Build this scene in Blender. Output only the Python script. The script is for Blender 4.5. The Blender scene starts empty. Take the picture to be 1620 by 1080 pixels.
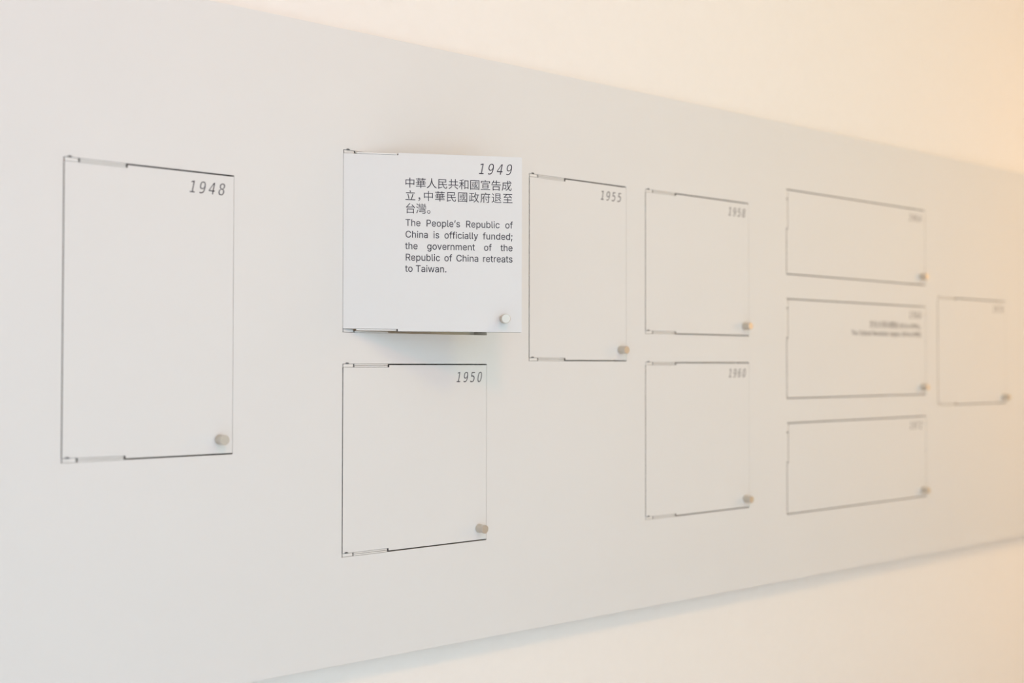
import bpy, bmesh, math
from mathutils import Vector, Matrix
from mathutils.geometry import tessellate_polygon

C = bpy.context.scene.collection
SC = bpy.context.scene
EYE = 1.50                      # height of the camera's horizon line over the floor

# ------------------------------------------------------------------ camera
cam_d = bpy.data.cameras.new('camera')
cam = bpy.data.objects.new('camera', cam_d)
C.objects.link(cam)
yaw, pitch, roll = math.radians(39.7176), math.radians(1.0707), math.radians(0.0849)
f = Vector((math.sin(yaw)*math.cos(pitch), math.cos(yaw)*math.cos(pitch), math.sin(pitch)))
r0 = Vector((math.cos(yaw), -math.sin(yaw), 0.0))
u0 = r0.cross(f)
r = r0*math.cos(roll) + u0*math.sin(roll)
u = -r0*math.sin(roll) + u0*math.cos(roll)
m = Matrix((r, u, -f)).transposed().to_4x4()
m.translation = Vector((0.0, -1.55157, EYE))
cam.matrix_world = m
cam_d.sensor_width = 36.0
cam_d.lens = 1850*36/1620
cam_d.clip_start = 0.05
cam_d.dof.use_dof = True
cam_d.dof.focus_distance = 1.87
cam_d.dof.aperture_fstop = 1.9
SC.camera = cam

# ------------------------------------------------------------------ world, lamps, exposure
WCOL = (1.50, 1.92, 2.23)          # daylight that fills the room
LA, LB = (11.0, 3.4, 1.6), (8.8, 7.3, 3.0)
LD = (14.0, 8.9, 4.5)
w = bpy.data.worlds.new('world'); SC.world = w; w.use_nodes = True
bg = w.node_tree.nodes['Background']
bg.inputs['Color'].default_value = (*WCOL, 1)
bg.inputs['Strength'].default_value = 1.0

def area(name, loc, target, size, size_y, power, color):
    d = bpy.data.lights.new(name, 'AREA'); d.shape = 'RECTANGLE'
    d.size = size; d.size_y = size_y; d.energy = power; d.color = color
    o = bpy.data.objects.new(name, d); C.objects.link(o)
    o.location = loc
    o.rotation_euler = (Vector(target)-Vector(loc)).to_track_quat('-Z', 'Y').to_euler()
    return o
def lamp(name, loc, target, sx, sy, rgb):
    p = max(rgb)
    if p > 0: area(name, loc, target, sx, sy, p, tuple(c/p for c in rgb))
lamp('ceiling_light', (0.30, -2.00, 2.98), (0.7, 0.0, 1.3), 0.40, 0.30, LA)
lamp('ceiling_light', (1.90, -2.00, 2.98), (1.9, 0.0, 1.3), 0.40, 0.30, LB)
lamp('wall_lamp', (4.05, -1.30, 1.75), (2.8, 0.0, 1.5), 0.5, 1.2, LD)

SC.view_settings.view_transform = 'Standard'
SC.view_settings.look = 'None'
SC.view_settings.gamma = 1.0
SC.view_settings.use_curve_mapping = False
SC.view_settings.exposure = -0.02
SC.cycles.max_bounces = 8
SC.cycles.diffuse_bounces = 5

# ------------------------------------------------------------------ materials
def mat(name, col, rough=0.5, metal=0.0, noise=None, bump=0.0, spec=0.5):
    mt = bpy.data.materials.new(name); mt.use_nodes = True
    nt = mt.node_tree; b = nt.nodes['Principled BSDF']
    b.inputs['Base Color'].default_value = (*col, 1)
    b.inputs['Roughness'].default_value = rough
    b.inputs['Metallic'].default_value = metal
    b.inputs['Specular IOR Level'].default_value = spec
    if noise:
        tc = nt.nodes.new('ShaderNodeTexCoord')
        n = nt.nodes.new('ShaderNodeTexNoise'); n.inputs['Scale'].default_value = noise
        n.inputs['Detail'].default_value = 4
        nt.links.new(tc.outputs['Object'], n.inputs['Vector'])
        mx = nt.nodes.new('ShaderNodeMix'); mx.data_type = 'RGBA'
        mx.inputs[6].default_value = (*[c*0.985 for c in col], 1)
        mx.inputs[7].default_value = (*[min(1, c*1.015) for c in col], 1)
        nt.links.new(n.outputs['Fac'], mx.inputs[0])
        nt.links.new(mx.outputs[2], b.inputs['Base Color'])
        if bump:
            bp = nt.nodes.new('ShaderNodeBump'); bp.inputs['Strength'].default_value = bump
            bp.inputs['Distance'].default_value = 0.0004
            nt.links.new(n.outputs['Fac'], bp.inputs['Height'])
            nt.links.new(bp.outputs['Normal'], b.inputs['Normal'])
    return mt

M_WALL = mat('wall_paint', (0.86, 0.825, 0.785), 0.85, noise=60, bump=0.15, spec=0.2)
M_CEIL = mat('ceiling_paint', (0.85, 0.84, 0.82), 0.9)
M_FLOOR = mat('floor_screed', (0.76, 0.74, 0.72), 0.45, noise=6, bump=0.1)
M_TAN = mat('tan_plaster', (0.70, 0.46, 0.20), 0.85, noise=30, bump=0.15)
M_PANEL = mat('panel_lacquer', (0.728, 0.722, 0.712), 0.55, noise=4, spec=0.25)
M_GAP_SHADE = mat('gap_shade', (0.055, 0.055, 0.060), 0.9, noise=80)  # near-black colour puts the shade into the gaps round the doors
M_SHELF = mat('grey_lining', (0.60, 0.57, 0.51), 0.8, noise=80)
M_CUT_LIT = mat('lit_cut_edge', (0.60, 0.58, 0.55), 0.7, noise=80)  # right side of each opening coloured paler, as the side catching light
M_HINGE = mat('white_hinge', (0.76, 0.75, 0.73), 0.35, noise=50, spec=0.5)
M_ARC = mat('dark_arc', (0.05, 0.05, 0.055), 0.4, metal=0.8)
M_KNOB = mat('brushed_nickel', (0.60, 0.55, 0.48), 0.42, metal=0.6, noise=200)
M_INK = mat('printed_ink', (0.022, 0.019, 0.034), 0.6, noise=300)

# ------------------------------------------------------------------ helpers
def link(name, bm, mats, parent=None, loc=None):
    me = bpy.data.meshes.new(name); bm.to_mesh(me); bm.free()
    for q in (mats if isinstance(mats, (list, tuple)) else [mats]): me.materials.append(q)
    o = bpy.data.objects.new(name, me); C.objects.link(o)
    if parent: o.parent = parent
    if loc is not None: o.location = loc
    return o

def add_box(bm, x0, x1, y0, y1, z0, z1, mi=0):
    v = [bm.verts.new(p) for p in ((x0,y0,z0),(x1,y0,z0),(x1,y1,z0),(x0,y1,z0),(x0,y0,z1),(x1,y0,z1),(x1,y1,z1),(x0,y1,z1))]
    out = []
    for q in ((0,1,5,4),(1,2,6,5),(2,3,7,6),(3,0,4,7),(4,5,6,7),(3,2,1,0)):
        fc = bm.faces.new([v[i] for i in q]); fc.material_index = mi; out.append(fc)
    return v, out

def bevelled_box(bm, x0, x1, y0, y1, z0, z1, b=0.0005, seg=2):
    t = bmesh.new(); add_box(t, x0, x1, y0, y1, z0, z1)
    bmesh.ops.bevel(t, geom=list(t.edges), offset=b, segments=seg, affect='EDGES', profile=0.5)
    me = bpy.data.meshes.new('t'); t.to_mesh(me); t.free()
    bm.from_mesh(me); bpy.data.meshes.remove(me)

def structure(name, dims, m):
    bm = bmesh.new(); add_box(bm, *dims)
    o = link(name, bm, m); o['kind'] = 'structure'; return o

# ------------------------------------------------------------------ the room shell
WALL_Y = 0.042
structure('wall_back', (-2.2, 4.32, WALL_Y, WALL_Y+0.15, 0.0, 3.05), M_WALL)
structure('wall_right', (4.20, 4.32, -3.6, WALL_Y, 0.0, 3.05), M_TAN)
structure('added_wall_left', (-2.32, -2.2, -3.6, WALL_Y, 0.0, 3.05), M_WALL)  # added out of view to cut the light reaching the open door
structure('added_wall_front', (1.95, 4.32, -3.72, -3.6, 0.0, 3.05), M_WALL)  # added out of view to block daylight from the right end
structure('floor', (-2.2, 4.32, -3.6, WALL_Y+0.15, -0.12, 0.0), M_FLOOR)
structure('ceiling', (-2.2, 4.32, -3.6, WALL_Y+0.15, 3.05, 3.15), M_CEIL)

# outlines of the printed characters: kind+character | advance | contours
GLYPHS = """
M0|429|214,524 245,522 273,514 297,501 318,482 336,458 354,421 367,375 375,322 378,259 375,197 367,144 354,98 336,61 318,37 297,19 273,5 245,-2 214,-5 184,-2 156,5 132,19 111,37 93,61 75,98 62,144 54,197 51,259 54,322 62,375 75,421 93,458 111,482 132,501 156,514 184,522;214,479 190,475 169,464 151,447 137,423 126,392 118,355 114,310 112,259 114,209 118,164 126,127 137,96 151,72 169,55 190,44 214,41 239,44 261,55 278,72 293,96 304,127 311,164 316,209 317,259 316,310 311,355 304,392 293,423 278,447 261,464 239,475
M1|429|99,54 208,54 208,463 91,436 91,490 203,515 268,515 268,54 376,54 376,5 99,5
M2|429|118,54 364,54 364,5 58,5 58,57 170,177 238,251 285,321 291,335 295,349 297,363 298,377 297,399 291,418 283,435 271,449 256,460 239,469 219,473 197,475 129,463 62,432 62,491 129,516 196,524 232,522 263,514 291,502 315,485 335,464 349,440 357,413 360,382 359,366 356,350 352,334 345,318 336,301 325,283 312,264 296,245 239,182
M3|429|254,278 292,265 313,255 330,242 345,227 356,209 364,190 369,168 371,144 368,110 359,81 345,56 324,35 299,17 268,5 234,-3 194,-5 122,1 53,20 53,78 116,53 186,44 214,46 239,51 260,59 278,71 293,87 303,105 309,126 311,150 309,173 303,193 293,211 278,226 261,238 240,247 217,252 191,254 143,254 143,302 191,302 215,303 236,307 254,314 270,324 283,337 292,351 297,368 299,387 297,407 292,424 284,440 272,452 257,462 239,470 219,474 197,475 132,468 68,449 68,503 139,519 197,524 232,522 263,515 291,503 315,487 334,467 348,445 356,419 358,390 357,370 353,352 346,336 336,322 323,309 308,299 290,290
M4|429|247,515 321,515 321,176 390,176 390,129 321,129 321,5 261,5 261,129 41,129 41,189;261,456 83,176 261,176
M5|429|77,515 330,515 330,466 131,466 131,326 167,336 197,339 234,336 267,327 296,313 321,292 341,267 356,238 364,205 367,167 364,129 355,95 340,66 319,41 293,21 262,6 227,-2 187,-5 112,0 55,16 55,76 113,53 180,44 209,46 233,52 255,62 274,76 288,94 298,115 305,139 307,167 304,194 298,218 287,239 272,257 254,271 232,281 207,287 178,289 122,283 77,266
M6|429|340,505 340,451 300,468 247,475 214,472 186,462 161,446 141,423 126,394 115,359 108,318 106,272 124,285 135,299 147,311 160,321 175,329 190,334 207,338 225,339 260,336 290,327 316,314 338,294 355,270 368,240 375,206 378,167 375,128 368,94 355,64 337,40 314,20 288,6 257,-2 221,-5 188,-3 158,5 133,18 111,35 93,58 75,94 62,139 54,195 51,259 53,309 59,354 69,393 83,428 101,457 122,481 147,500 176,513 208,522 244,524 294,519;220,294 197,292 177,285 160,274 145,259 133,241 125,219 120,194 118,167 120,139 125,114 133,93 145,74 160,59 177,48 197,42 220,40 243,42 263,48 280,58 294,73 305,91 313,113 317,138 319,167 317,196 313,221 305,243 294,261 280,275 263,286 243,292
M7|429|53,515 371,515 371,491 186,5 124,5 305,466 53,466
M8|429|170,276 134,288 116,297 100,308 87,322 76,338 69,355 64,374 63,394 65,423 73,448 86,470 103,489 125,504 151,515 181,522 214,524 248,522 278,515 304,504 326,489 344,470 356,448 364,423 367,394 365,374 360,355 353,338 342,322 329,308 313,297 295,288 259,276 299,264 320,254 337,242 352,227 364,209 372,188 377,165 379,140 376,107 368,79 354,54 335,33 312,17 284,5 251,-3 214,-5 178,-3 145,5 117,17 94,33 75,54 61,78 53,107 51,139 52,165 57,188 66,209 77,227 92,242 110,254 130,264;214,252 192,250 171,245 153,236 138,224 126,209 118,191 113,170 111,146 113,123 118,102 127,84 139,68 154,56 172,47 192,42 214,40 238,42 258,47 276,55 291,68 303,83 311,101 316,123 318,146 316,170 311,190 303,208 291,224 276,236 258,245 237,250;123,388 124,367 129,349 136,334 147,321 160,310 176,303 194,299 214,297 235,299 254,303 269,310 283,321 293,334 301,349 305,367 307,388 305,409 301,427 293,443 283,456 270,467 254,474 235,478 214,480 194,478 176,474 160,467 146,456 136,443 129,427 124,408
M9|429|87,14 87,68 128,51 180,44 213,47 241,57 266,74 286,97 301,126 312,160 319,201 321,247 303,234 292,220 281,208 267,198 252,191 237,185 220,182 202,181 167,183 137,192 111,206 89,225 72,250 59,279 52,314 49,353 52,392 60,426 72,455 90,480 113,499 139,513 171,521 206,524 240,522 269,514 295,502 316,484 335,461 353,425 365,379 373,324 376,259 374,210 368,165 358,126 344,91 326,62 305,38 280,19 251,6 219,-2 183,-5 133,0;208,225 230,228 250,234 267,245 282,260 294,278 302,300 307,325 309,352 307,380 302,405 294,426 282,445 267,460 250,471 230,477 208,479 185,477 165,471 147,461 133,447 122,428 115,407 110,381 109,352 110,323 115,298 122,276 133,258 147,244 164,234 185,227
LT|449|27,447 27,514 422,514 422,447 262,447 262,-5 188,-5 188,447
Lh|410|119,227 119,-5 48,-5 48,514 119,514 119,282 95,282 111,321 128,347 149,366 173,379 199,387 227,389 253,388 276,382 298,373 316,360 332,343 345,323 355,299 360,271 362,241 362,-5 291,-5 291,235 289,262 281,283 269,301 253,314 234,321 210,324 193,323 178,319 163,313 150,304 140,294 131,280 124,265 120,247
Le|404|212,-13 176,-10 143,-2 114,12 89,31 68,55 51,83 39,114 32,149 29,187 32,225 39,260 51,292 67,320 88,344 112,364 140,378 171,387 205,389 267,379 287,370 306,359 323,345 338,327 351,307 362,284 370,257 375,227 376,194 376,164 70,164 70,226 355,226 305,193 303,226 299,247 293,267 284,284 273,298 260,310 244,318 226,323 205,325 184,323 166,318 149,309 135,298 123,284 113,267 107,250 102,231 101,211 101,178 103,152 107,129 115,108 125,91 138,77 154,66 171,58 191,53 212,51 252,58 282,76 303,111 372,94 362,70 352,52 339,36 323,22 305,10 284,0 262,-7 238,-12
LP|445|55,-5 55,514 235,514 273,511 306,504 335,492 359,475 379,455 394,432 405,406 412,378 414,348 412,318 405,289 394,263 379,240 359,219 335,203 306,191 273,183 235,181 130,181 130,-5;130,247 232,247 257,249 277,253 295,260 309,270 320,282 329,296 335,312 338,329 339,348 338,366 335,384 329,399 320,413 309,425 294,434 277,441 256,446 232,447 130,447
Lo|415|207,-13 173,-10 142,-2 114,12 89,31 68,55 51,83 39,115 32,149 29,187 32,226 39,261 51,293 68,321 89,345 114,364 142,378 173,387 207,389 241,387 273,378 301,364 326,345 347,321 364,293 376,261 384,226 386,187 384,149 376,115 364,83 347,55 326,31 301,12 273,-2 241,-10;207,51 230,54 250,60 267,70 282,84 293,100 302,119 309,141 313,163 314,187 313,212 309,235 302,256 293,276 282,292 267,306 250,316 230,323 207,325 185,323 165,316 148,306 134,292 122,276 113,256 107,235 103,212 101,187 103,163 107,141 113,119 122,100 134,84 148,70 165,60 185,54
Lp|424|48,-148 48,384 117,384 117,324 116,324 134,349 169,377 186,384 206,388 229,389 260,387 289,378 316,365 339,346 358,323 374,295 386,263 393,228 395,189 393,150 386,114 374,82 359,54 339,31 316,12 290,-2 261,-10 229,-13 207,-12 187,-8 170,-1 134,28 116,54 119,54 119,-148;220,52 241,54 260,60 276,70 290,83 302,99 311,118 318,140 322,164 323,189 322,215 318,238 311,259 302,278 291,294 277,307 260,317 242,323 220,325 199,323 180,317 164,308 150,295 139,280 130,261 123,240 119,216 118,189 119,163 123,139 130,117 139,98 151,82 165,69 181,59 199,54
Ll|189|139,-7 111,-5 88,3 70,17 58,35 50,58 48,84 48,514 119,514 119,99 125,65 129,61 136,58 146,57 160,58 174,60 187,-1 162,-6
L’|177|46,313 77,514 157,514 102,313
Ls|365|182,-13 156,-12 132,-8 110,-1 90,8 73,20 58,35 46,52 37,71 29,98 97,112 105,90 114,75 127,64 142,57 160,52 181,50 205,52 225,58 242,66 254,77 261,90 263,103 262,114 257,124 251,132 241,139 227,145 211,150 148,165 116,175 89,188 69,205 54,224 45,248 42,274 44,296 50,316 61,334 75,351 93,364 113,375 136,383 161,388 187,389 212,388 235,384 256,377 274,368 290,356 303,342 331,286 265,271 258,289 250,301 239,312 226,320 209,326 187,328 167,326 149,321 134,313 122,302 116,291 114,277 115,265 120,255 127,247 173,228 231,214 263,204 289,191 310,175 325,155 333,132 336,107 334,84 327,63 316,44 302,27 283,13 262,2 237,-7 211,-12
LR|449|55,-5 55,514 236,514 273,511 307,505 335,493 360,477 379,458 395,435 406,410 412,382 414,352 412,322 406,294 395,269 379,247 359,228 335,213 306,202 273,195 236,193 130,193 130,-5;130,260 233,260 258,261 278,265 296,271 310,280 321,290 329,303 335,317 339,334 340,352 339,371 335,387 329,402 321,415 309,426 295,435 278,442 257,446 233,447 130,447/350,-5 222,234 306,234 436,-5
Lu|410|182,-10 157,-8 134,-3 112,6 94,19 78,36 65,56 55,80 49,108 48,139 48,384 119,384 119,144 121,118 129,96 141,78 157,66 177,58 200,55 217,56 232,60 247,66 259,75 270,86 279,99 286,115 290,133 291,153 291,384 362,384 362,-5 293,-5 293,97 315,97 298,58 281,32 260,13 236,0 210,-8
Lb|424|229,-13 207,-12 187,-8 170,-1 134,28 116,54 117,54 117,-5 48,-5 48,514 119,514 119,324 116,324 134,349 169,377 186,384 206,388 229,389 260,387 289,378 316,365 339,346 358,323 374,295 386,263 393,228 395,189 393,150 386,114 374,82 359,54 339,31 316,12 290,-2 261,-10;220,52 241,54 260,60 276,70 290,83 302,99 311,118 318,140 322,164 323,189 322,215 318,238 311,259 302,278 291,294 277,307 260,317 242,323 220,325 199,323 180,317 164,308 150,295 139,280 130,261 123,240 119,216 118,189 119,163 123,139 130,117 139,98 151,82 165,69 181,59 199,54
Li|167|48,-5 48,384 119,384 119,-5/84,438 71,439 60,444 50,451 43,460 38,471 36,483 38,495 43,506 50,516 60,523 71,527 84,529 96,527 107,523 117,516 125,506 130,495 131,483 130,471 125,460 117,451 107,444 96,439
Lc|396|207,-13 173,-10 142,-2 114,12 89,31 68,55 51,83 39,115 32,149 29,187 32,226 39,261 51,293 68,321 89,345 114,364 142,378 173,387 207,389 261,382 308,360 344,325 369,274 300,256 286,286 267,307 241,320 207,325 185,323 165,316 148,306 134,292 122,276 113,256 107,235 103,212 101,187 103,163 107,141 113,119 122,100 134,84 148,70 165,60 185,54 207,51 241,56 268,70 287,91 301,123 370,106 345,53 309,17 262,-6
Lf|254|233,384 233,322 1,322 1,384/76,-5 76,432 77,453 83,472 91,489 103,503 117,514 133,524 187,535 223,532 249,524 231,462 214,467 195,469 179,467 167,463 158,456 152,447 148,434 147,418 147,-5
LC|510|267,-12 224,-8 184,3 148,21 115,45 88,76 65,113 49,155 39,202 35,254 39,306 49,353 65,395 88,432 115,463 148,488 184,506 224,517 268,521 342,509 364,500 386,489 405,475 423,459 439,441 452,421 463,399 472,375 479,343 405,343 385,392 354,424 314,444 267,451 238,448 211,441 186,428 164,411 145,388 129,362 118,330 111,294 108,254 111,214 118,178 130,147 145,120 164,98 187,81 211,68 238,60 267,58 314,65 354,85 385,117 405,165 479,165 472,134 464,110 452,88 439,68 423,50 405,34 386,20 365,9 342,0 318,-7 293,-11
Ln|410|119,227 119,-5 48,-5 48,384 117,384 117,282 95,282 111,321 128,347 149,366 173,379 199,387 227,389 253,388 276,382 297,373 316,360 332,343 345,323 355,299 360,271 362,241 362,-5 291,-5 291,235 289,262 281,283 269,301 253,314 234,321 210,324 193,323 178,319 163,313 150,304 140,294 131,280 124,265 120,247
La|389|160,-14 136,-12 113,-7 92,0 73,11 57,25 43,42 33,61 27,83 25,108 27,129 31,148 39,164 49,177 61,188 75,198 124,216 177,225 233,232 263,239 267,243 270,248 271,255 271,256 262,294 237,317 196,326 151,318 121,297 102,268 34,288 47,315 60,334 75,350 93,363 111,373 132,380 194,389 240,384 288,365 303,353 316,339 327,323 335,302 340,279 342,251 342,-5 272,-5 272,47 275,47 255,21 217,-4;171,50 191,52 210,56 225,63 239,72 250,83 259,96 265,109 269,123 271,138 271,182 261,177 232,171 201,166 176,163 136,154 107,136 102,128 98,117 97,105 106,75 132,57
Ld|424|195,-13 164,-10 135,-2 109,12 85,31 66,54 50,82 38,114 31,150 29,189 31,228 38,263 50,295 66,323 86,346 109,365 135,378 164,387 196,389 218,388 238,384 256,377 291,349 309,324 306,324 306,514 377,514 377,-5 308,-5 308,54 309,54 291,28 255,-1 238,-8 218,-12;205,52 225,54 244,59 260,69 274,82 286,98 295,117 301,139 305,163 307,189 305,216 301,240 295,261 286,280 274,295 260,308 244,317 226,323 205,325 183,323 164,317 148,307 134,294 122,278 113,259 107,238 103,215 101,189 103,164 107,140 113,118 122,99 134,83 148,70 165,60 183,54
Ly|389|41,-142 58,-80 72,-82 103,-84 127,-70 146,-34 157,-1 10,384 88,384 170,157 192,88 212,16 177,16 198,88 219,157 302,384 379,384 209,-60 180,-110 141,-140 92,-150 64,-148
L;|188|32,-124 63,76 143,76 88,-124/103,266 90,267 78,272 68,280 59,291 54,303 53,316 54,330 59,342 68,352 78,360 90,365 103,367 117,365 129,360 139,352 148,342 153,330 154,316 153,303 148,291 139,280 129,272 117,267
Lg|425|207,-156 180,-154 155,-151 132,-144 79,-114 43,-68 103,-34 125,-62 156,-84 207,-92 235,-90 259,-83 279,-71 294,-55 303,-33 306,-6 306,63 309,63 290,38 255,11 238,5 218,1 195,0 165,2 136,10 110,22 87,40 67,62 51,88 39,118 32,153 29,191 31,229 39,264 50,295 67,323 86,346 110,365 136,378 165,387 196,389 219,388 239,384 256,377 292,349 310,324 308,324 308,384 377,384 377,-9 375,-41 367,-69 354,-93 337,-113 317,-128 292,-141 266,-149 237,-154;205,64 226,66 245,71 261,79 275,91 286,105 295,123 302,143 306,167 307,193 306,218 302,241 295,262 286,280 275,296 261,308 245,317 226,323 205,325 183,323 165,317 148,307 134,295 122,279 113,260 107,240 103,217 101,193 103,168 107,145 113,125 123,107 134,92 148,80 165,71 184,66
Lv|389|159,-5 10,384 88,384 170,157 192,88 212,16 177,16 198,88 219,157 301,384 379,384 230,-5
Lr|259|48,-5 48,384 117,384 117,326 112,326 120,342 133,358 150,371 169,382 190,388 213,390 229,389 248,389 248,316 229,319 207,321 190,320 175,316 161,310 149,302 139,293 130,281 124,268 120,253 119,237 119,-5
Lm|610|48,-5 48,384 117,384 117,290 101,290 109,316 118,334 129,349 170,381 219,391 247,388 271,379 291,364 307,345 319,322 328,290 306,290 314,314 322,331 334,347 379,380 436,391 459,390 480,385 499,376 517,365 532,349 545,331 554,309 560,284 562,255 562,-5 491,-5 491,253 488,277 481,296 469,309 454,318 437,324 419,325 403,324 389,321 377,316 350,288 340,247 340,-5 269,-5 269,260 267,278 260,294 250,307 235,317 219,323 200,325 160,315 148,308 139,298 130,287 124,273 120,257 119,238 119,-5
Lt|227|209,384 209,322 1,322 1,384/60,476 131,476 131,98 132,83 135,72 140,65 147,59 157,56 170,55 185,56 206,59 219,-2 193,-8 168,-9 137,-6 110,3 89,18 73,38 63,63 60,93
Lw|567|134,-5 16,384 91,384 138,215 159,138 181,36 159,36 181,136 201,215 248,384 320,384 366,215 386,137 408,36 385,36 408,136 429,215 476,384 551,384 433,-5 365,-5 314,170 300,224 286,279 270,343 297,343 282,279 267,223 253,170 202,-5
LW|686|151,-5 10,514 86,514 168,197 180,147 192,95 203,35 183,35 195,95 206,147 219,197 302,514 384,514 466,197 479,147 491,95 503,35 482,35 494,95 506,147 518,197 599,514 676,514 534,-5 452,-5 363,322 346,390 330,480 356,480 340,394 323,322 234,-5
L.|188|95,-9 82,-8 70,-3 59,5 51,16 46,28 44,41 46,54 51,66 59,77 70,85 82,90 95,92 109,90 121,85 131,77 139,66 144,54 146,41 144,28 139,16 131,5 121,-3 109,-8
L(|273|84,207 96,325 127,443 173,544 243,544 196,427 166,313 156,207 165,115 193,18 243,-101 174,-101 146,-49 124,2 106,53 94,105 87,156
L)|273|30,-101 81,20 108,117 117,207 107,313 78,427 30,544 100,544 146,443 178,324 189,207 187,155 179,103 166,52 149,1 127,-49 100,-101
L–|350|355,249 355,183 -5,183 -5,249
L1|453|71,-5 71,60 396,60 396,-5/281,514 281,-5 207,-5 207,443 211,443 81,348 81,429 197,514
L9|453|226,521 257,518 286,511 313,498 336,482 356,461 372,437 384,409 391,379 394,347 392,321 386,295 377,268 319,166 203,-5 121,-5 299,253 317,253 291,217 259,197 218,190 188,192 160,199 135,210 112,225 94,244 79,266 67,292 61,321 58,352 61,383 68,412 80,439 97,462 117,482 140,499 166,511 195,518;226,455 208,454 192,449 177,442 163,432 152,419 143,405 136,389 132,371 130,352 132,332 136,314 143,298 152,283 163,271 177,262 192,254 208,250 226,248 244,250 261,254 276,261 289,271 301,283 310,297 317,313 321,331 322,350 321,370 317,388 310,405 301,419 289,432 276,442 261,449 244,454
L6|453|226,-12 195,-9 166,-2 140,10 116,27 96,48 80,72 68,100 61,129 58,162 60,187 66,214 75,241 133,343 250,514 331,514 154,256 136,256 162,291 194,312 235,319 265,317 293,310 318,299 340,284 359,265 374,242 385,217 392,188 394,157 391,126 384,97 372,70 356,46 336,26 313,10 286,-2 257,-9;226,53 244,55 261,59 276,67 289,77 300,89 310,104 317,120 321,138 322,157 321,177 317,195 310,211 301,225 289,237 276,247 261,254 245,259 226,260 208,259 192,254 176,247 163,238 152,226 142,212 135,195 131,178 130,158 131,139 136,120 142,104 152,89 163,77 176,67 192,59 208,55
L7|453|89,-5 318,449 318,447 57,447 57,514 396,514 396,447 168,-5
L2|453|59,-5 59,49 231,232 278,285 306,329 315,372 314,388 310,403 303,416 295,427 284,437 271,444 223,455 205,453 189,449 175,443 162,434 152,424 143,411 137,396 133,380 132,357 60,357 63,392 70,420 82,445 98,467 118,486 141,501 167,512 195,518 225,521 255,518 283,512 308,501 331,486 350,469 365,448 377,424 384,399 386,372 376,316 340,256 271,176 158,58 158,62 394,62 394,-5
L8|453|226,-12 193,-10 162,-4 133,7 108,21 87,38 70,59 57,82 49,108 47,135 48,157 53,178 61,197 71,215 83,231 98,245 114,256 132,264 148,268 148,264 127,271 106,285 89,305 76,328 68,353 65,380 68,406 75,430 86,453 102,472 121,489 144,502 169,513 197,519 226,521 256,519 283,513 308,502 331,489 350,472 366,453 377,430 384,406 387,380 384,353 376,328 363,305 346,286 326,271 305,264 305,268 320,264 338,256 354,245 369,231 381,215 392,197 400,178 404,157 406,135 403,108 396,82 383,59 365,38 344,21 319,7 291,-4 260,-10;226,54 247,55 266,59 283,65 297,73 309,83 319,94 326,108 330,122 332,139 330,156 326,172 318,186 308,199 295,209 281,218 264,225 246,229 226,230 206,229 188,225 171,218 157,209 144,199 134,186 126,172 122,156 120,139 122,122 126,108 133,94 143,83 155,73 169,65 186,59 205,55;226,295 272,305 284,312 294,322 303,333 309,346 313,360 314,376 313,391 309,405 303,417 295,428 285,438 273,445 226,455 179,445 167,438 157,428 149,417 143,405 139,391 138,376 139,360 143,346 149,333 157,322 168,312 180,305
L0|453|227,-12 190,-8 156,2 127,20 101,44 81,75 64,112 52,154 45,201 43,254 45,307 52,354 64,397 81,433 102,464 127,488 157,506 190,517 227,521 263,517 297,506 326,488 351,464 372,433 389,397 401,354 408,307 410,254 408,201 401,154 389,112 373,75 352,44 326,20 297,2 264,-8;227,55 249,57 269,65 287,77 302,95 315,118 325,145 333,177 337,213 339,254 337,295 333,331 325,364 315,391 302,414 287,431 269,444 249,452 227,455 204,452 184,444 166,431 151,414 138,391 128,364 120,331 116,295 114,254 116,213 120,177 128,145 138,118 151,95 166,77 184,65 204,57
C中|700|321,588 321,462 68,462 68,131 119,131 119,174 321,174 321,-55 376,-55 376,174 578,174 578,134 631,134 631,462 376,462 376,588;119,225 119,412 321,412 321,225;578,225 376,225 376,412 578,412
C華|700|76,189 76,145 322,145 322,83 45,83 45,38 322,38 322,-56 374,-56 374,38 657,38 657,83 374,83 374,145 631,145 631,189 537,189 537,260 664,260 664,305 537,305 537,374 619,374 619,418 87,418 87,374 164,374 164,305 37,305 37,260 164,260 164,189;322,260 322,189 213,189 213,260;374,260 488,260 488,189 374,189;322,305 213,305 213,374 322,374;374,305 374,374 488,374 488,305/43,538 43,491 202,491 202,438 252,438 252,491 444,491 444,438 494,438 494,491 659,491 659,538 494,538 494,588 444,588 444,538 252,538 252,588 202,588 202,538
C人|700|320,586 315,468 284,302 199,128 31,-12 73,-53 184,27 264,123 318,229 352,337 386,232 442,125 524,27 637,-50 675,-6 525,105 435,248 390,386 374,482 378,586
C民|700|75,-59 102,-47 175,-24 331,23 325,71 135,18 135,192 348,192 385,95 436,19 496,-30 564,-48 597,-42 620,-22 636,18 645,82 599,106 595,60 589,27 580,9 566,3 519,16 475,55 435,115 402,192 632,192 632,241 389,241 373,349 580,349 580,551 82,551 82,40 76,15 64,-2 50,-12;335,241 135,241 135,349 321,349;135,503 528,503 528,397 135,397
C共|700|412,105 482,51 551,-6 605,-56 654,-24 597,25 527,80 457,132/231,130 180,77 114,24 44,-20 85,-56 157,-9 226,49 284,110/63,439 63,390 196,390 196,222 34,222 34,172 669,172 669,222 504,222 504,390 644,390 644,439 504,439 504,582 451,582 451,439 250,439 250,582 196,582 196,439;250,222 250,390 451,390 451,222
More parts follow.
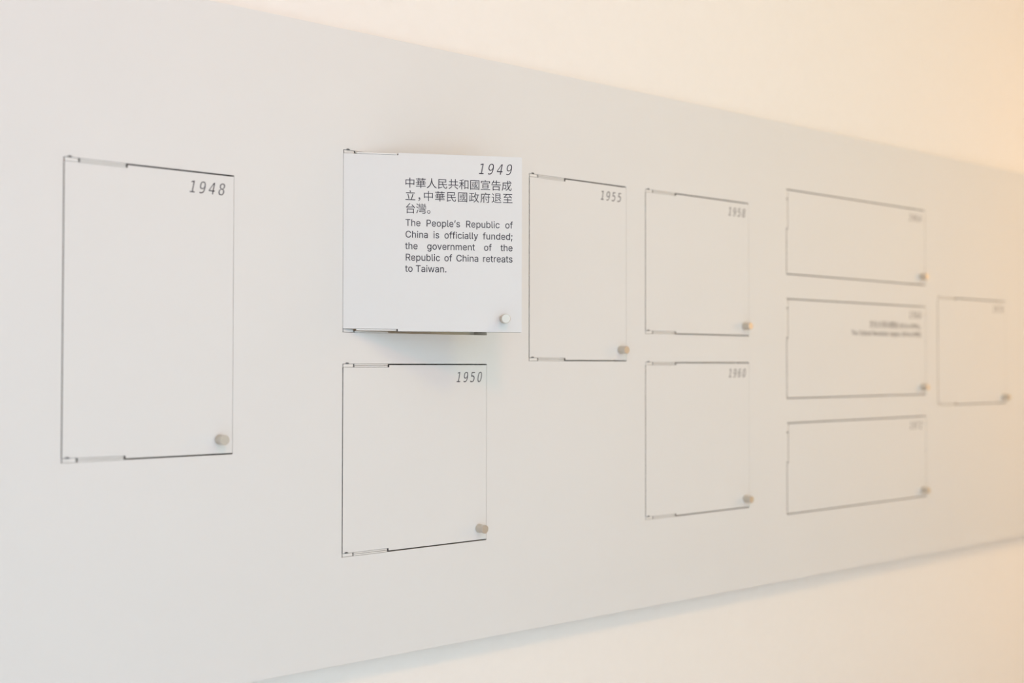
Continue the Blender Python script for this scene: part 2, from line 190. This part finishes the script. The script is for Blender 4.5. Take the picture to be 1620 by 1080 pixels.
C和|700|372,523 372,-24 423,-24 423,33 580,33 580,-19 632,-19 632,523;423,83 423,473 580,473 580,83/307,581 232,558 139,538 43,523 57,482 173,498 173,381 35,381 35,332 160,332 121,243 72,160 19,94 47,46 92,103 135,176 173,256 173,-54 224,-54 224,255 310,135 342,178 224,314 224,332 347,332 347,381 224,381 224,509 342,541
C國|700|438,473 466,458 493,441 513,424 538,451 517,468 490,484 462,498/139,129 147,89 352,130 350,166/171,331 171,196 327,196 327,331;208,299 289,299 289,227 208,227/353,490 359,415 146,415 146,376 362,376 372,299 384,229 401,167 369,132 334,101 295,76 325,43 358,67 389,94 418,124 439,90 463,67 491,55 516,53 537,67 552,97 562,145 528,169 523,130 516,105 506,96 484,107 465,129 448,162 480,214 506,271 527,334 485,343 471,297 454,254 432,213 406,376 556,376 556,415 402,415 397,490/58,556 58,-58 107,-58 107,-25 591,-25 591,-58 642,-58 642,556;107,22 107,508 591,508 591,22
C宣|700|143,413 143,370 556,370 556,413/44,10 44,-37 656,-37 656,10/154,317 154,61 544,61 544,317;204,170 492,170 492,101 204,101;204,276 492,276 492,209 204,209/301,577 329,522 56,522 56,388 107,388 107,476 591,476 591,388 645,388 645,522 387,522 351,591
C告|700|174,582 142,504 100,431 52,373 99,344 121,372 143,404 165,439 339,439 339,328 43,328 43,280 659,280 659,328 392,328 392,439 607,439 607,487 392,487 392,588 339,588 339,487 191,487 226,569/130,209 130,-62 182,-62 182,-22 524,-22 524,-61 578,-61 578,209;182,26 182,161 524,161 524,26
C成|700|381,587 385,469 90,469 90,272 88,199 80,121 60,44 26,-26 69,-60 108,16 131,103 141,191 144,272 144,277 273,277 270,180 265,124 257,101 251,96 244,93 235,93 161,96 168,81 173,64 175,48 260,47 277,50 290,57 301,67 313,102 319,176 323,303 324,325 144,325 144,418 388,418 400,308 417,208 440,120 391,70 337,27 278,-9 316,-52 368,-18 416,21 461,65 487,16 517,-20 551,-43 589,-51 623,-43 647,-18 662,29 671,103 626,132 621,57 610,15 593,2 567,10 543,31 520,65 500,111 548,183 589,263 623,350 571,363 546,295 516,231 480,172 463,246 450,328 441,418 666,418 666,469 438,469 435,587/471,553 517,527 561,497 595,470 628,506 593,532 548,560 501,585
C立|700|68,455 68,404 634,404 634,455/166,353 192,253 216,149 232,57 287,71 270,162 245,265 217,365/300,578 334,465 387,481 351,592/484,365 455,252 418,132 379,26 38,26 38,-26 663,-26 663,26 435,26 473,128 511,243 543,355
C，|700|110,-74 160,-49 198,-14 222,31 231,84 227,117 215,142 197,159 172,164 151,161 134,151 123,136 119,114 123,93 134,77 151,68 171,65 183,66 175,32 158,4 131,-19 95,-38
C政|700|430,588 406,485 373,390 332,309 331,334 235,334 235,488 357,488 357,538 36,538 36,488 185,488 185,95 113,79 113,381 66,381 66,70 24,61 34,9 361,86 356,133 235,106 235,285 315,285 311,281 353,246 399,322 419,249 443,182 472,121 427,69 374,24 311,-12 342,-57 403,-20 455,24 500,74 541,22 588,-21 642,-55 678,-12 622,22 573,66 531,120 562,181 588,250 608,325 624,409 671,409 671,458 451,458 481,580;435,409 571,409 555,321 532,242 502,171 472,241 448,316 430,396
C府|700|350,220 429,80 474,100 452,142 423,190 392,237/535,441 535,335 323,335 323,288 535,288 535,10 533,1 528,-4 520,-5 430,-4 447,-55 495,-55 532,-52 557,-46 574,-35 584,-17 586,9 586,288 666,288 666,335 586,335 586,441/279,448 257,389 227,328 190,271 148,223 172,176 229,241 229,-56 278,-56 278,317 330,434/330,581 362,512 80,512 80,256 79,186 72,111 56,37 27,-29 72,-59 103,13 122,95 130,179 132,257 132,463 666,463 666,512 421,512 381,595
C退|700|57,532 96,494 132,454 159,417 201,448 173,484 135,523 97,560/269,59 290,68 342,85 451,117 449,160 327,128 327,295 597,295 597,556 274,556 274,151 269,127 258,110 246,101;547,407 547,338 327,338 327,407;547,447 327,447 327,514 547,514/393,245 470,185 544,119 599,61 638,91 610,121 576,153 536,187 653,265 611,295 504,214 428,271/181,339 37,339 37,290 132,290 132,73 99,56 65,31 29,-1 61,-44 98,-5 132,24 160,35 179,30 201,15 228,-2 281,-23 344,-34 420,-37 660,-30 675,22 597,15 508,11 422,9 350,11 290,20 239,39 181,75
C至|700|103,297 145,304 269,311 548,325 592,274 637,306 588,359 523,416 457,469 417,442 505,367 177,355 222,399 266,447 309,500 642,500 642,549 54,549 54,500 241,500 198,448 160,406 134,381 116,365 100,353 86,348/323,290 323,199 100,199 100,151 323,151 323,21 38,21 38,-28 663,-28 663,21 376,21 376,151 605,151 605,199 376,199 376,290
C台|700|126,239 126,-55 178,-55 178,-17 519,-17 519,-54 575,-54 575,239;178,33 178,189 519,189 519,33/89,299 133,307 265,316 560,332 603,272 647,304 598,370 531,442 461,509 420,481 523,378 161,361 224,424 285,493 343,568 291,591 230,506 169,434 128,391 107,371 88,357 71,350
C灣|700|350,461 350,432 479,432 479,461/350,409 350,380 479,380 479,409/348,354 348,250 479,250 479,354;382,325 444,325 444,278 382,278/42,545 78,520 113,492 139,466 170,505 143,530 108,556 72,579/26,357 63,335 100,308 127,284 157,323 129,347 93,371 55,392/39,-19 85,-47 168,177 127,203 98,123 68,45/285,339 309,261 335,273 309,348/187,335 180,305 171,275 159,249 185,231 198,260 208,293 216,328/232,330 248,244 275,253 259,336/611,341 624,310 634,278 640,250 666,261 660,288 649,319 636,350/513,338 507,308 498,278 486,252 512,234 525,263 535,296 543,331/558,331 566,299 572,265 574,237 602,247 584,338/242,154 212,49 582,49 573,19 563,-1 553,-12 522,-17 414,-12 429,-53 536,-55 557,-54 574,-50 589,-42 606,-21 621,13 635,64 639,84 271,84 282,121 608,121 608,224 216,224 216,192 559,192 559,154/375,574 403,518 329,518 329,486 497,486 497,518 410,518 441,528 412,582/181,358 303,379 312,357 338,369 330,389 318,414 304,437 279,428 292,404 229,397 261,433 290,471 316,510 284,525 266,493 219,490 266,572 233,584 218,547 201,516 189,497 183,488 176,482 169,479 180,453 246,462 202,409 190,396 179,388 169,384/508,359 631,381 641,355 668,366 631,439 606,430 618,407 556,399 588,435 617,473 643,512 611,526 593,494 545,491 563,517 579,545 593,573 560,586 545,549 528,518 516,499 509,490 502,484 496,481 507,454 573,464 529,410 517,398 506,390 496,386
C。|700|136,170 95,162 61,139 38,106 30,64 38,23 61,-11 95,-34 136,-42 178,-34 211,-11 234,23 243,64 234,106 211,139 178,162;136,-7 108,-2 86,13 70,36 65,64 70,92 86,115 108,130 136,136 164,130 187,115 202,92 208,64 202,36 187,13 164,-2
C文|700|297,576 317,539 336,500 348,467 406,486 392,518 372,556 351,593/35,465 35,414 145,414 178,336 217,265 262,200 314,140 252,95 184,55 109,22 26,-5 58,-54 142,-23 219,13 289,54 352,103 414,53 483,11 558,-23 641,-51 677,-3 596,22 522,54 454,94 392,141 442,198 486,263 524,334 557,414 668,414 668,465;353,177 292,248 240,327 198,414 499,414 459,324 410,245
C化|700|607,486 553,414 489,346 417,283 417,575 362,575 362,242 316,212 271,185 226,161 264,122 362,179 362,57 366,8 381,-22 409,-38 452,-43 577,-43 622,-34 650,-4 665,51 673,134 622,159 617,86 610,39 597,15 574,9 458,9 437,11 425,17 419,32 417,55 417,217 505,287 586,366 657,453/219,588 183,509 137,434 85,366 30,309 64,259 145,353 145,-56 200,-56 200,434 270,572
C大|700|323,587 323,528 320,460 313,387 44,387 44,334 304,334 274,234 222,139 143,56 31,-11 70,-54 181,14 261,98 316,193 351,295 399,181 461,84 538,5 632,-54 670,-6 577,49 500,127 439,223 394,334 659,334 659,387 368,387 375,459 378,527 379,587
C革|700|115,332 115,164 323,164 323,103 37,103 37,55 323,55 323,-56 376,-56 376,55 664,55 664,103 376,103 376,164 591,164 591,332 376,332 376,381 508,381 508,482 652,482 652,527 508,527 508,589 454,589 454,527 245,527 245,589 194,589 194,527 49,527 49,482 194,482 194,381 323,381 323,332;167,290 323,290 323,205 167,205;376,290 536,290 536,205 376,205;454,482 454,422 245,422 245,482
C命|700|354,596 293,528 213,465 121,414 24,379 55,329 106,348 157,372 208,401 208,356 487,356 487,403 537,375 587,351 638,332 677,382 593,410 512,449 440,497 383,550 395,566;212,403 263,438 310,475 352,515 392,475 437,438 487,403/90,297 90,-2 138,-2 138,58 303,58 303,297;138,251 254,251 254,104 138,104/378,297 378,-56 428,-56 428,250 563,250 563,100 562,93 558,89 550,88 468,89 483,40 530,41 565,43 589,49 604,60 612,76 614,100 614,297
C開|700|164,158 164,114 251,114 244,80 230,44 205,9 168,-21 202,-53 245,-14 273,30 289,74 297,114 397,114 397,-42 443,-42 443,114 538,114 538,158 443,158 443,235 523,235 523,278 176,278 176,235 253,235 253,158;397,235 397,158 298,158 298,235/615,558 381,558 381,322 590,322 590,13 589,3 584,-2 575,-3 489,-3 504,-54 552,-54 588,-52 614,-45 630,-33 638,-15 641,12 641,558;590,424 590,362 430,362 430,424;590,460 430,460 430,519 590,519/63,558 63,-56 114,-56 114,323 318,323 318,558;269,424 269,362 114,362 114,424;269,460 114,460 114,519 269,519
C始|700|324,229 324,-56 371,-56 371,-25 584,-25 584,-54 633,-54 633,229;371,21 371,182 584,182 584,21/301,285 332,293 419,302 612,317 634,267 678,290 648,351 607,420 560,486 519,466 588,362 363,348 409,417 453,493 493,573 439,588 399,501 357,426 328,381 312,358 297,343 283,336/46,205 152,122 117,65 76,20 29,-13 60,-54 110,-17 153,30 190,87 255,15 287,57 212,135 240,221 260,323 272,441 242,446 233,444 151,444 173,582 125,585 104,444 31,444 31,396 94,396;141,396 222,396 211,311 195,235 173,168 100,223"""

def decode(t):
    out = {}
    for ln in t.strip().split('\n'):
        k, adv, body = ln.split('|')
        groups = [[[tuple(int(q) for q in p.split(',')) for p in c.split(' ')] for c in g.split(';')] for g in body.split('/')]
        out[k] = (int(adv), groups)
    return out
GL = decode(GLYPHS)

class Print:
    """flat printed lettering: filled glyph outlines lying on a door's front face"""
    def __init__(self): self.v = []; self.f = []
    def glyph(self, k, x, z, sx, sz, slant=0.0):
        for g in GL[k][1]:
            loops = [[Vector((px, pz, 0)) for px, pz in c] for c in g]
            base = len(self.v)
            for lp in loops:
                for p in lp: self.v.append((x + (p.x*sx + p.y*sz*slant), 0.0, z + p.y*sz))
            for t in tessellate_polygon(loops): self.f.append(tuple(base+i for i in t))
    def year(self, s, x_right, z_base):
        sz = 0.0162/498; sx = sz*0.80; pitch = 0.0147
        x_l = x_right - 0.0548 - 0.0022
        for i, ch in enumerate(s): self.glyph('M'+ch, x_l + i*pitch - 0.001, z_base, sx, sz, math.tan(math.radians(11)))
    def latin_width(self, s, sx): return sum(GL['L'+c][0] if c != ' ' else 200 for c in s)*sx
    def latin(self, s, x0, z, x1=None, sx=None, sz=0.0103/501):
        words = s.split(' ')
        ww = [sum(GL['L'+c][0] for c in wd)*sx for wd in words]
        gap = 200*sx
        if x1 is not None and len(words) > 1: gap = (x1 + 30*sx - x0 - sum(ww))/(len(words)-1)
        x = x0 - 36*sx
        for wd, wl in zip(words, ww):
            xx = x
            for c in wd:
                self.glyph('L'+c, xx, z, sx, sz); xx += GL['L'+c][0]*sx
            x += wl + gap
        return x - gap
    def han(self, s, x0, z, pitch, em=0.0174):
        k = em/700
        for i, c in enumerate(s): self.glyph('C'+c, x0 + i*pitch, z, k, k)
    def build(self, name, parent):
        me = bpy.data.meshes.new(name); me.from_pydata(self.v, [], self.f)
        me.materials.append(M_INK)
        o = bpy.data.objects.new(name, me); C.objects.link(o); o.parent = parent
        o.location = (0, -0.00012, 0)
        bm = bmesh.new(); bm.from_mesh(me)
        ext = bmesh.ops.extrude_face_region(bm, geom=list(bm.faces))
        bmesh.ops.translate(bm, verts=[e for e in ext['geom'] if isinstance(e, bmesh.types.BMVert)], vec=(0, 0.00010, 0))
        bmesh.ops.recalc_face_normals(bm, faces=list(bm.faces))
        bm.to_mesh(me); bm.free()
        return o

# ------------------------------------------------------------------ the display panel
# every opening: x0, x1, z0 (bottom), z1 (top), relative to the eye line
OP = {
 '1948': (0.5240, 0.7671, -0.1312, 0.2705),
 '1949': (0.9497, 1.2334,  0.0474, 0.3300),
 '1950': (0.9497, 1.2334, -0.2982, -0.0009),
 '1955': (1.3271, 1.5683,  0.0041, 0.3327),
 '1958': (1.6190, 1.9282,  0.0570, 0.3335),
 '1960': (1.6190, 1.9282, -0.2973, 0.0029),
 '1964': (2.0540, 2.6035,  0.1917, 0.3756),
 '1966': (2.0540, 2.6035, -0.0750, 0.1403),
 '1972': (2.0540, 2.6035, -0.3225, -0.1261),
 '1976': (2.6575, 2.9939, -0.1031, 0.1667),
}
TOP_HUNG = ('1964', '1966', '1972')
PX0, PX1, PZ0, PZ1, PT = -0.75, 4.00, -0.4619, 0.5169, 0.0415
POCKET = 0.034

bm = bmesh.new()
xs = sorted({PX0, PX1} | {v for o in OP.values() for v in o[:2]})
zs = sorted({PZ0, PZ1} | {v for o in OP.values() for v in o[2:]})
vc = {}
def V(x, y, z):
    k = (round(x, 5), round(y, 5), round(z, 5))
    if k not in vc: vc[k] = bm.verts.new((x, y, z+EYE))
    return vc[k]
for i in range(len(xs)-1):
    for j in range(len(zs)-1):
        cx, cz = (xs[i]+xs[i+1])/2, (zs[j]+zs[j+1])/2
        if any(o[0] < cx < o[1] and o[2] < cz < o[3] for o in OP.values()): continue
        bm.faces.new([V(xs[i],0,zs[j]), V(xs[i+1],0,zs[j]), V(xs[i+1],0,zs[j+1]), V(xs[i],0,zs[j+1])])
for o in OP.values():                                 # recesses behind the doors
    a, b, c, d = o
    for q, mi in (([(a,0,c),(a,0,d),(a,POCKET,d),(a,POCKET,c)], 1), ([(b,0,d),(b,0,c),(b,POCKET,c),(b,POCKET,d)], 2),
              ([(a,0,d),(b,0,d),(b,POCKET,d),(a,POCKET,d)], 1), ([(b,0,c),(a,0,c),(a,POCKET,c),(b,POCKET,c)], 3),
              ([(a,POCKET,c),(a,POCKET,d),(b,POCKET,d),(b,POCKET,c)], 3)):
        fc = bm.faces.new([bm.verts.new((x, y, z+EYE)) for x, y, z in q]); fc.material_index = mi
for q in ([(PX0,0,PZ0),(PX0,0,PZ1),(PX0,PT,PZ1),(PX0,PT,PZ0)], [(PX1,0,PZ1),(PX1,0,PZ0),(PX1,PT,PZ0),(PX1,PT,PZ1)],
          [(PX0,0,PZ1),(PX1,0,PZ1),(PX1,PT,PZ1),(PX0,PT,PZ1)], [(PX1,0,PZ0),(PX0,0,PZ0),(PX0,PT,PZ0),(PX1,PT,PZ0)],
          [(PX0,PT,PZ0),(PX0,PT,PZ1),(PX1,PT,PZ1),(PX1,PT,PZ0)]):
    bm.faces.new([bm.verts.new((x, y, z+EYE)) for x, y, z in q])
panel = link('display_panel', bm, [M_PANEL, M_GAP_SHADE, M_CUT_LIT, M_SHELF])
panel['label'] = 'long off-white wall panel fitted with small hinged doors that carry printed years'
panel['category'] = 'display panel'

# ------------------------------------------------------------------ doors
DT = 0.015                                            # door thickness
NL, ND = 0.0860, 0.0058                               # hinge notch: length, depth
GT, GL_, GR = 0.0021, 0.0014, 0.0005

def door_mesh(pts):
    """slab with the outline pts (x, z), lacquered face, edges coloured dark to deepen the gap shade"""
    b = bmesh.new()
    fv = [b.verts.new((x, 0, z)) for x, z in pts]
    bv = [b.verts.new((x, DT, z)) for x, z in pts]
    n = len(pts)
    b.faces.new(fv); b.faces.new(list(reversed(bv)))
    for i in range(n):
        fc = b.faces.new([fv[i], bv[i], bv[(i+1) % n], fv[(i+1) % n]]); fc.material_index = 1
    bmesh.ops.recalc_face_normals(b, faces=list(b.faces))
    return b

def knob_mesh():
    prof = [(0.0, 0.0), (0.0070, 0.0), (0.0072, -0.0006), (0.0072, -0.0045), (0.0067, -0.0060), (0.0066, -0.0110),
            (0.0069, -0.0130), (0.0071, -0.0145), (0.0071, -0.0174), (0.0066, -0.0180), (0.0, -0.0180)]
    b = bmesh.new(); N = 36; rings = []
    for rr, y in prof:
        rings.append([b.verts.new((0, y, 0))] if rr == 0 else
                     [b.verts.new((rr*math.cos(2*math.pi*k/N), y, rr*math.sin(2*math.pi*k/N))) for k in range(N)])
    for p, q in zip(rings, rings[1:]):
        for k in range(N):
            a = [p[k % len(p)], p[(k+1) % len(p)], q[(k+1) % len(q)], q[k % len(q)]]
            a = list(dict.fromkeys(a))
            fc = b.faces.new(a); fc.smooth = True
    bmesh.ops.recalc_face_normals(b, faces=list(b.faces))
    return b
_b = knob_mesh(); KNOB = bpy.data.meshes.new('knob'); _b.to_mesh(KNOB); _b.free(); KNOB.materials.append(M_KNOB)
KNOB.set_sharp_from_angle(angle=math.radians(35))

# hinge pieces in "hinge space": s runs along the notched edge away from the hinge corner, t runs inward from the opening's edge
def hinge_piece(name, boxes, fn, m, parent, flip=False):
    b = bmesh.new()
    for s0, s1, y0, y1, t0, t1 in boxes:
        x0, z0 = fn(s0, t0); x1, z1 = fn(s1, t1)
        bevelled_box(b, min(x0,x1), max(x0,x1), y0, y1, min(z0,z1), max(z0,z1), 0.00025, 1)
    return link(name, b, m, parent)

def arc_mesh(cx, cz):
    """dark half-round piece standing proud over the knuckle"""
    b = bmesh.new(); N = 10; R = 0.0030
    fr = []; bk = []
    for k in range(N+1):
        a = math.pi*k/N
        fr.append(b.verts.new((cx+R*math.cos(a), -0.0014, cz+R*0.42*math.sin(a))))
        bk.append(b.verts.new((cx+R*math.cos(a), 0.0, cz+R*0.42*math.sin(a))))
    b.faces.new(fr); b.faces.new(list(reversed(bk)))
    for k in range(N+1):
        b.faces.new([fr[k], bk[k], bk[(k+1) % (N+1)], fr[(k+1) % (N+1)]])
    bmesh.ops.recalc_face_normals(b, faces=list(b.faces))
    return b

DOORS = {
 '1948': dict(knob=(0.7465,-0.1092), yr=0.0125, label='tall white door printed 1948, at the left end, closed'),
 '1949': dict(knob=None, yr=0.0125, label='white door printed 1949 with a bilingual caption, swung half open'),
 '1950': dict(knob=(1.2168,-0.2770), yr=0.0085, label='closed white door printed 1950 under the open door'),
 '1955': dict(knob=(1.5519, 0.0254), yr=0.0118, label='closed white door printed 1955 right of the open door'),
 '1958': dict(knob=(1.9125, 0.0775), yr=0.0094, label='closed white door printed 1958 above the 1960 door'),
 '1960': dict(knob=(1.9139,-0.2785), yr=0.0094, label='closed white door printed 1960 below the 1958 door'),
 '1964': dict(knob=(2.5825, 0.2116), yr=0.0165, label='wide low door hinged at its top, uppermost of the three stacked'),
 '1966': dict(knob=(2.5845,-0.0565), yr=0.0175, label='wide low door with a two-line caption, middle of the three stacked'),
 '1972': dict(knob=(2.5850,-0.3055), yr=0.0165, label='wide low door hinged at its top, lowest of the three stacked'),
 '1976': dict(knob=(2.9800,-0.0875), yr=0.0095, label='small closed door at the right end beside the stacked doors'),
}
OPEN = math.radians(28.0)

for year, (x0, x1, z0, z1) in OP.items():
    D = DOORS[year]
    W, H = x1-x0, z1-z0
    top = year in TOP_HUNG
    gt, gl, gr = (0.0021, 0.0016, 0.0012) if top else (GT, GL_, GR)
    # door-local frame: origin at the opening's lower left corner, on the front face
    if top:
        pts = [(gl,gt), (W-gr,gt), (W-gr,H-NL), (W-ND,H-NL), (W-ND,H-gt), (ND,H-gt), (ND,H-NL), (gl,H-NL)]
    else:
        pts = [(NL,gt), (W-gr,gt), (W-gr,H-gt), (NL,H-gt), (NL,H-ND), (gl,H-ND), (gl,ND), (NL,ND)]
    b = door_mesh(pts)
    origin = Vector((x0, 0, z0+EYE))
    door = link('door', b, [M_PANEL, M_GAP_SHADE], panel, origin)
    door['label'] = D['label']
    is_open = year == '1949'
    # hinges: (s, t) -> (x, z) for the two notches
    if top: fns = [lambda s, t: (t, H-s), lambda s, t: (W-t, H-s)]
    else:   fns = [lambda s, t: (s, H-t), lambda s, t: (s, t)]
    e = 0.0005
    for k, fn in enumerate(fns):
        K0 = 0.0016; KE = 0.0194; L0 = 0.0219; L1 = 0.0838
        # leaf fixed to the panel, leaf fixed to the door, knuckle at the corner
        fl = hinge_piece('hinge_plate', [(L0, L1, 0.0004, 0.013, e-0.0001, 0.00255)], fn, M_HINGE, panel)
        fl.location = origin
        kn = hinge_piece('hinge_knuckle', [(K0, KE, 0.0002, 0.013, e, ND-e)], fn, M_HINGE, panel)
        kn.location = origin
        dl = hinge_piece('hinge_leaf', [(L0, L1, 0.0004, 0.013, 0.0032, ND-e)], fn, M_HINGE, door)
        if not top:
            cz = H+0.0004 if k == 0 else ND+0.0004
            pn = link('hinge_arc', arc_mesh(0.0080, cz), M_ARC, panel, origin)  # dark half-round mark above the knuckle
    # knob
    if is_open: kx, kz = 0.2557-0.0014, 0.0702-z0
    else: kx, kz = D['knob'][0]-x0, D['knob'][1]-z0
    kb = bpy.data.objects.new('knob', KNOB); C.objects.link(kb); kb.parent = door; kb.location = (kx, 0, kz)
    kb['label'] = 'brushed nickel knob'
    # lettering
    pr = Print()
    zb = (0.2990-z0) if is_open else H - 0.0143 - 0.0162
    xr = 0.2677+0.0014 if is_open else W - D['yr']
    pr.year(year, xr, zb)
    yl = pr.build('year_lettering', door); yl['label'] = 'black slanted numerals ' + year
    if is_open:
        cp = Print(); dx = 0.0014; a, c = 0.0964+dx, 0.2674+dx
        cp.han('中華人民共和國宣告成', a-0.0022, 0.2752-z0, 0.01713)
        cp.han('立', a-0.0014, 0.2552-z0, 0.0171)
        cp.glyph('C，', a+0.0171, 0.2552-z0, 0.0174/700, 0.0174/700)
        cp.han('中華民國政府退至', a+0.0270, 0.2552-z0, 0.0181)
        cp.han('台灣。', a-0.0014, 0.2352-z0, 0.0171)
        sx = 0.0646/(sum(GL['L'+q][0] for q in 'toTaiwan.')+200-60)
        for s, zz, just in (('The People’s Republic of', .2141, 1), ('China is officially funded;', .1959, 1),
                            ('the government of the', .1779, 1), ('Republic of China retreats', .1601, 1), ('to Taiwan.', .1425, 0)):
            cp.latin(s, a, zz-z0, c if just else None, sx)
        cp.build('caption', door)['label'] = 'Chinese and English caption in dark grey ink'
        CAP_SX = sx
    if year == '1966':
        cp = Print(); xr2 = 2.5840-x0
        s1 = '(1966–1976)'; wl = sum(GL['L'+q][0] for q in s1)*CAP_SX
        xl = xr2-0.0085-wl
        cp.latin(s1, xl, 0.0855-z0, None, CAP_SX)
        cp.han('。', xl+wl+0.0005, 0.0855-z0, 0.0171)
        cp.han('文化大革命開始', xl-0.0045-7*0.0172, 0.0855-z0, 0.0172)
        s2 = 'The Cultural Revolution begins (1966–1976)'
        cp.latin(s2, 2.2923-x0, 0.0660-z0, xr2, CAP_SX)
        cp.build('caption', door)['label'] = 'two-line Chinese and English caption'
    if is_open:                                      # swing about the hinge axis at the left edge of the face
        px = 0.0014
        door.location = origin + Vector((px-0.0009, 0, 0))
        door.rotation_euler = (0, 0, -OPEN)
        for ch in list(door.children):
            ch.location.x -= px
        for v in door.data.vertices: v.co.x -= px
